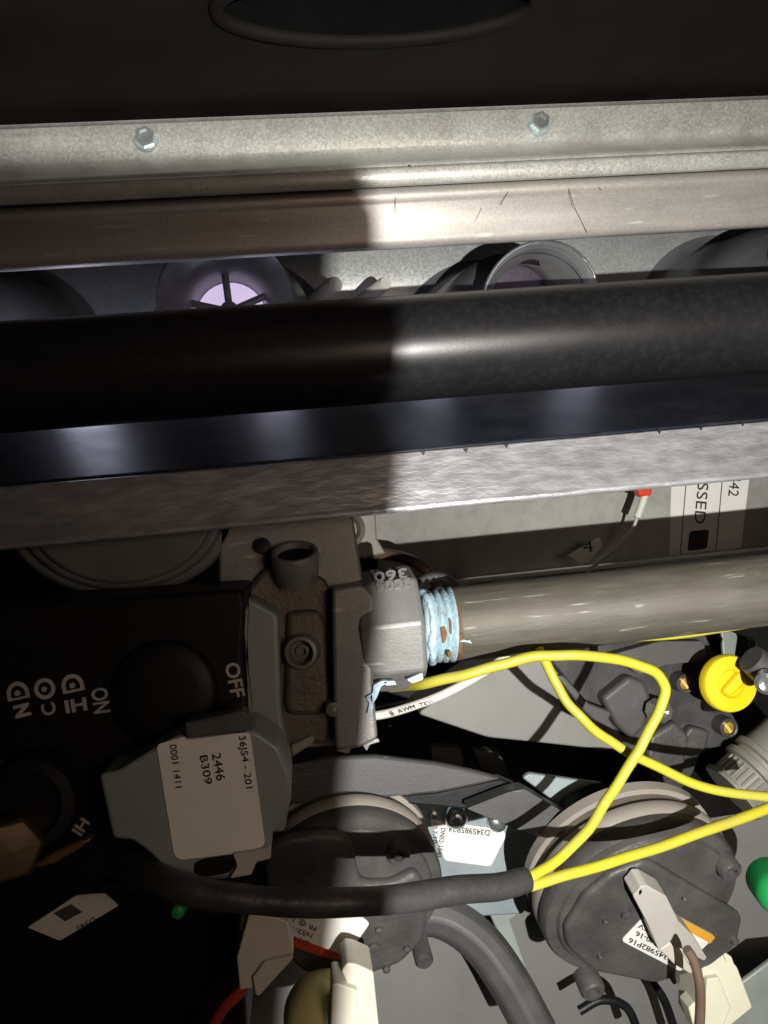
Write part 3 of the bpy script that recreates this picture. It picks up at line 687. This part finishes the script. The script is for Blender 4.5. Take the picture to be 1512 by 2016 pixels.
# ------------------------------------------------------------------ sleeve and yellow wires
bs = tube("wire_sleeve", [(180, 1672, 1.9), (250, 1700, 1.72), (330, 1738, 1.58), (420, 1762, 1.55), (560, 1776, 1.55), (690, 1776, 1.56), (800, 1768, 1.62), (900, 1752, 1.67), (980, 1746, 1.70), (1036, 1732, 1.73)], [32, 30, 28, 29, 26, 28, 27, 28, 27, 26, 24], sleeve_m, None, n=20, flat=1.0)
tag(bs, "long black fabric sleeve sagging across the switches with yellow wires at its end", "cable sleeve")
yg = "yellow wires on the lit side"
y1 = tube("yellow_wire", [(960, 1752, 1.72), (1040, 1728, 1.74), (1100, 1690, 1.78), (1165, 1622, 1.82), (1215, 1545, 1.85), (1260, 1470, 1.86), (1298, 1400, 1.86), (1308, 1350, 1.86), (1280, 1318, 1.86), (1220, 1300, 1.86), (1140, 1290, 1.86), (1060, 1292, 1.87), (980, 1310, 1.88), (900, 1332, 1.90), (830, 1346, 1.96), (770, 1352, 2.2)], 10.8, yellow, None, jit=.0009)
tag(y1, "yellow wire looping from the sleeve end up over and under the gas pipe", "wire", yg)
y2 = tube("yellow_wire", [(960, 1758, 1.72), (1038, 1746, 1.73), (1140, 1715, 1.76), (1260, 1680, 1.80), (1390, 1635, 1.86), (1560, 1575, 1.95)], 10.8, yellow, None, jit=.0009)
tag(y2, "straight yellow wire from the sleeve end across the round switch", "wire", yg)
y3 = tube("yellow_wire", [(1060, 1275, 1.98), (1078, 1312, 1.96), (1110, 1372, 1.94), (1160, 1428, 1.92), (1225, 1474, 1.92), (1320, 1522, 1.92), (1410, 1556, 1.92), (1560, 1574, 1.92)], 10.0, yellow, None, jit=.0009)
tag(y3, "yellow wire dropping from the pipe and passing behind the loop", "wire", yg)
y4 = tube("yellow_wire", [(1240, 1256, 2.1), (1330, 1251, 2.1), (1420, 1238, 2.1), (1500, 1225, 2.1)], 8, yellow, None)
tag(y4, "sliver of yellow wire hugging the underside of the gas pipe", "wire", yg)
ww = root("white_wire", W(840, 1390, 2.3), "white printed wire slanting under the pipe thread", "wire")
tube("insulation", [(690, 1412, 2.36), (745, 1408, 2.32), (800, 1394, 2.3), (870, 1368, 2.28), (945, 1328, 2.28), (1000, 1290, 2.3)], 9, white_ins, ww)
text("lettering", "B  AWM  TEW", (770, 1408), (855, 1380), 6, 2.282, ink, ww, lift=.008, thick=.006)

# ------------------------------------------------------------------ grey box parts below the pipe
gb = plate("inducer_housing", rnd([(820, 1405), (930, 1330), (985, 1298), (1085, 1280), (1130, 1320), (1240, 1438), (1232, 1462), (1205, 1478), (1060, 1462), (960, 1452)], 14), 2.7, .25, gray_sheet, None, bevel=.03, seg=3)
tag(gb, "smooth grey housing crossed by wire shadows under the gas pipe", "housing")
for a in ([(848, 1470), (905, 1472), (915, 1500), (905, 1520), (850, 1510)], [(930, 1475), (985, 1480), (1005, 1530), (950, 1520)]):
    o = plate("grey_block", a, 3.0, .06, hose_gray, None)
    tag(o, "small dim grey block over the strap, " + ("against the valve side" if a[0][0] < 900 else "nearer the zinc flange"), "block")
gk = root("gas_control", W(1300, 1420, 2.6), "dark grey moulded control block with two brass screws beside the yellow knob", "control block")
plate("block", rnd([(1085, 1300), (1180, 1268), (1300, 1240), (1385, 1240), (1420, 1318), (1382, 1360), (1380, 1400), (1440, 1400), (1456, 1432), (1420, 1470), (1380, 1478), (1366, 1520), (1330, 1572), (1262, 1500), (1190, 1430)], 10), 2.62, .3, blk_plastic2, gk, bevel=.02, seg=3)
plate("side_shell", rnd([(1185, 1374), (1240, 1330), (1272, 1345), (1286, 1385), (1270, 1435), (1245, 1458), (1215, 1430)], 10), 2.56, .1, hose_gray, gk, bevel=.025, seg=4)
plate("upper_rib", rnd([(1200, 1290), (1300, 1262), (1385, 1262), (1395, 1300), (1310, 1310), (1260, 1330)], 8), 2.57, .08, hose_gray, gk, bevel=.02, seg=3)
plate("cross_rib", rnd([(1330, 1470), (1362, 1430), (1400, 1440), (1390, 1480), (1345, 1500)], 8), 2.58, .06, sw_plastic, gk, bevel=.012, seg=3)
plate("lower_pad", rnd([(1280, 1450), (1330, 1420), (1360, 1450), (1345, 1530), (1310, 1540), (1275, 1490)], 8), 2.575, .06, sw_plastic, gk, bevel=.015, seg=3)
s = 2.55/FPX
for px, py in ((1347, 1345), (1432, 1432)):
    lathe("screw_socket", W(px, py, 2.575), (0, -1, 0), [(21*s, -.06), (20*s, .012), (16*s, .018), (13*s, .016), (12.5*s, .0)], sw_plastic, gk, n=28)
    b = lathe("brass_screw", W(px, py, 2.572), (0, -1, 0), [(12*s, -.02), (12*s, .008), (.002, .010)], brass, gk, n=24)
    a0 = V((px-7, py-9)); a1 = V((px+8, py+10)); d = (a1-a0).normalized(); q = V((-d.y, d.x))*2.6
    plate("slot_edge", [tuple(a0+q), tuple(a1+q), tuple(a1-q), tuple(a0-q)], 2.558, .004, brass_bright, b, bevel=0)
ssc = lathe("bright_screw", W(1300, 1400, 2.50), (.2, -1, .1), [(24*s, -.03), (24*s, .01), (20*s, .022), (9*s, .026), (.002, .02)], zinc_bright, gk, n=8, smooth=25)
wg = plate("clamp_wing", [(1095, 1330), (1110, 1330), (1160, 1385), (1205, 1402), (1200, 1415), (1230, 1462), (1222, 1466), (1150, 1400)], 2.5, .03, hose_gray, gk, bevel=.006)
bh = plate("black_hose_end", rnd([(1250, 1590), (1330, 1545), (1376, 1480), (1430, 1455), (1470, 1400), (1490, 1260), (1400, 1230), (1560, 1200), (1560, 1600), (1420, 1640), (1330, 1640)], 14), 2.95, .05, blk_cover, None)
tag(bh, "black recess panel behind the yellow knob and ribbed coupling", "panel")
# yellow knob
s = 2.35/FPX
kc = W(1437, 1346, 2.38); kn = V((.0, -1, .05))
yk = root("yellow_control", kc, "round yellow knob with a raised grip beside the brass screws", "knob")
lathe("dial", kc, kn, [(57*s, -.03), (60*s, -.024), (60*s, .0), (57*s, .008), (30*s, .012), (27*s, .006), (26*s, .000), (.004, .0)], yellow_knob, yk, n=56)
plate("grip", rnd([(1424, 1360), (1456, 1322), (1468, 1330), (1466, 1350), (1442, 1372), (1430, 1370)], 8), (kc+kn*.022, kn), .03, yellow_knob, yk, bevel=.010, seg=3)
gn = tube("grey_nub", [(1540, 1345, 2.3), (1512, 1322, 2.3), (1478, 1296, 2.3)], [34, 36, 34, 30], hose_gray, None, n=16)
tag(gn, "grey stub overlapping the edge of the yellow knob", "stub")
sv = lathe("silver_ring", W(1510, 1342, 2.22), (-.6, -.8, -.1), [(22*s, -.02), (22*s, .02), (14*s, .024), (13*s, .0)], zinc_bright, None, n=28)
tag(sv, "silver ring at the frame edge by the yellow knob", "ring")
# ribbed coupling
rc = root("ribbed_coupling", W(1480, 1520, 2.5), "pale ribbed plastic coupling cut by the frame edge", "coupling")
a0, a1 = W(1440, 1560, 2.5), W(1520, 1488, 2.5)
ax = (a1-a0).normalized(); r0 = 62*2.5/FPX
prof = [(r0*1.08, 0), (r0*1.08, .012), (r0*.95, .016), (r0*.95, .09), (r0*1.1, .095), (r0*1.1, .115), (r0*.97, .12), (r0*.97, .135), (r0*1.1, .14), (r0*1.1, .16), (r0*.97, .165), (r0*.97, .3)]
lathe("coupling_body", a0, ax, prof, rib_m, rc, n=48)
for k in range(30):
    t = 2*math.pi*k/30
    u_ = ax.cross(V((0, -1, 0))).normalized(); v_ = ax.cross(u_)
    dd = u_*math.cos(t)+v_*math.sin(t)
    if dd.y > .2: continue
    sweep("rib", [a0+ax*.022+dd*r0*.955, a0+ax*.084+dd*r0*.955], .005, rib_m, rc, n=6)
gcap = lathe("green_fitting", W(1537, 1762, 2.2), (-.3, -1, .1), [(48*2.2/FPX, -.12), (47*2.2/FPX, -.02), (40*2.2/FPX, .02), (20*2.2/FPX, .035), (.004, .037)], green_cap, None, n=40, smooth=60)
tag(gcap, "bright green plastic cap at the frame edge beside the lit switch", "cap")
# black cables at the very bottom
for pts, lbl in (([(1140, 1990, 2.6), (1185, 1968, 2.6), (1235, 1985, 2.6), (1262, 2050, 2.6)], "black cable loop at the bottom edge under the lit switch"),
                 ([(1285, 1935, 2.7), (1310, 1975, 2.7), (1335, 2050, 2.7)], "slanting black cable nearest the cream connector")):
    o = tube("black_cable", pts, 9, blk_plastic, None); tag(o, lbl, "cable")
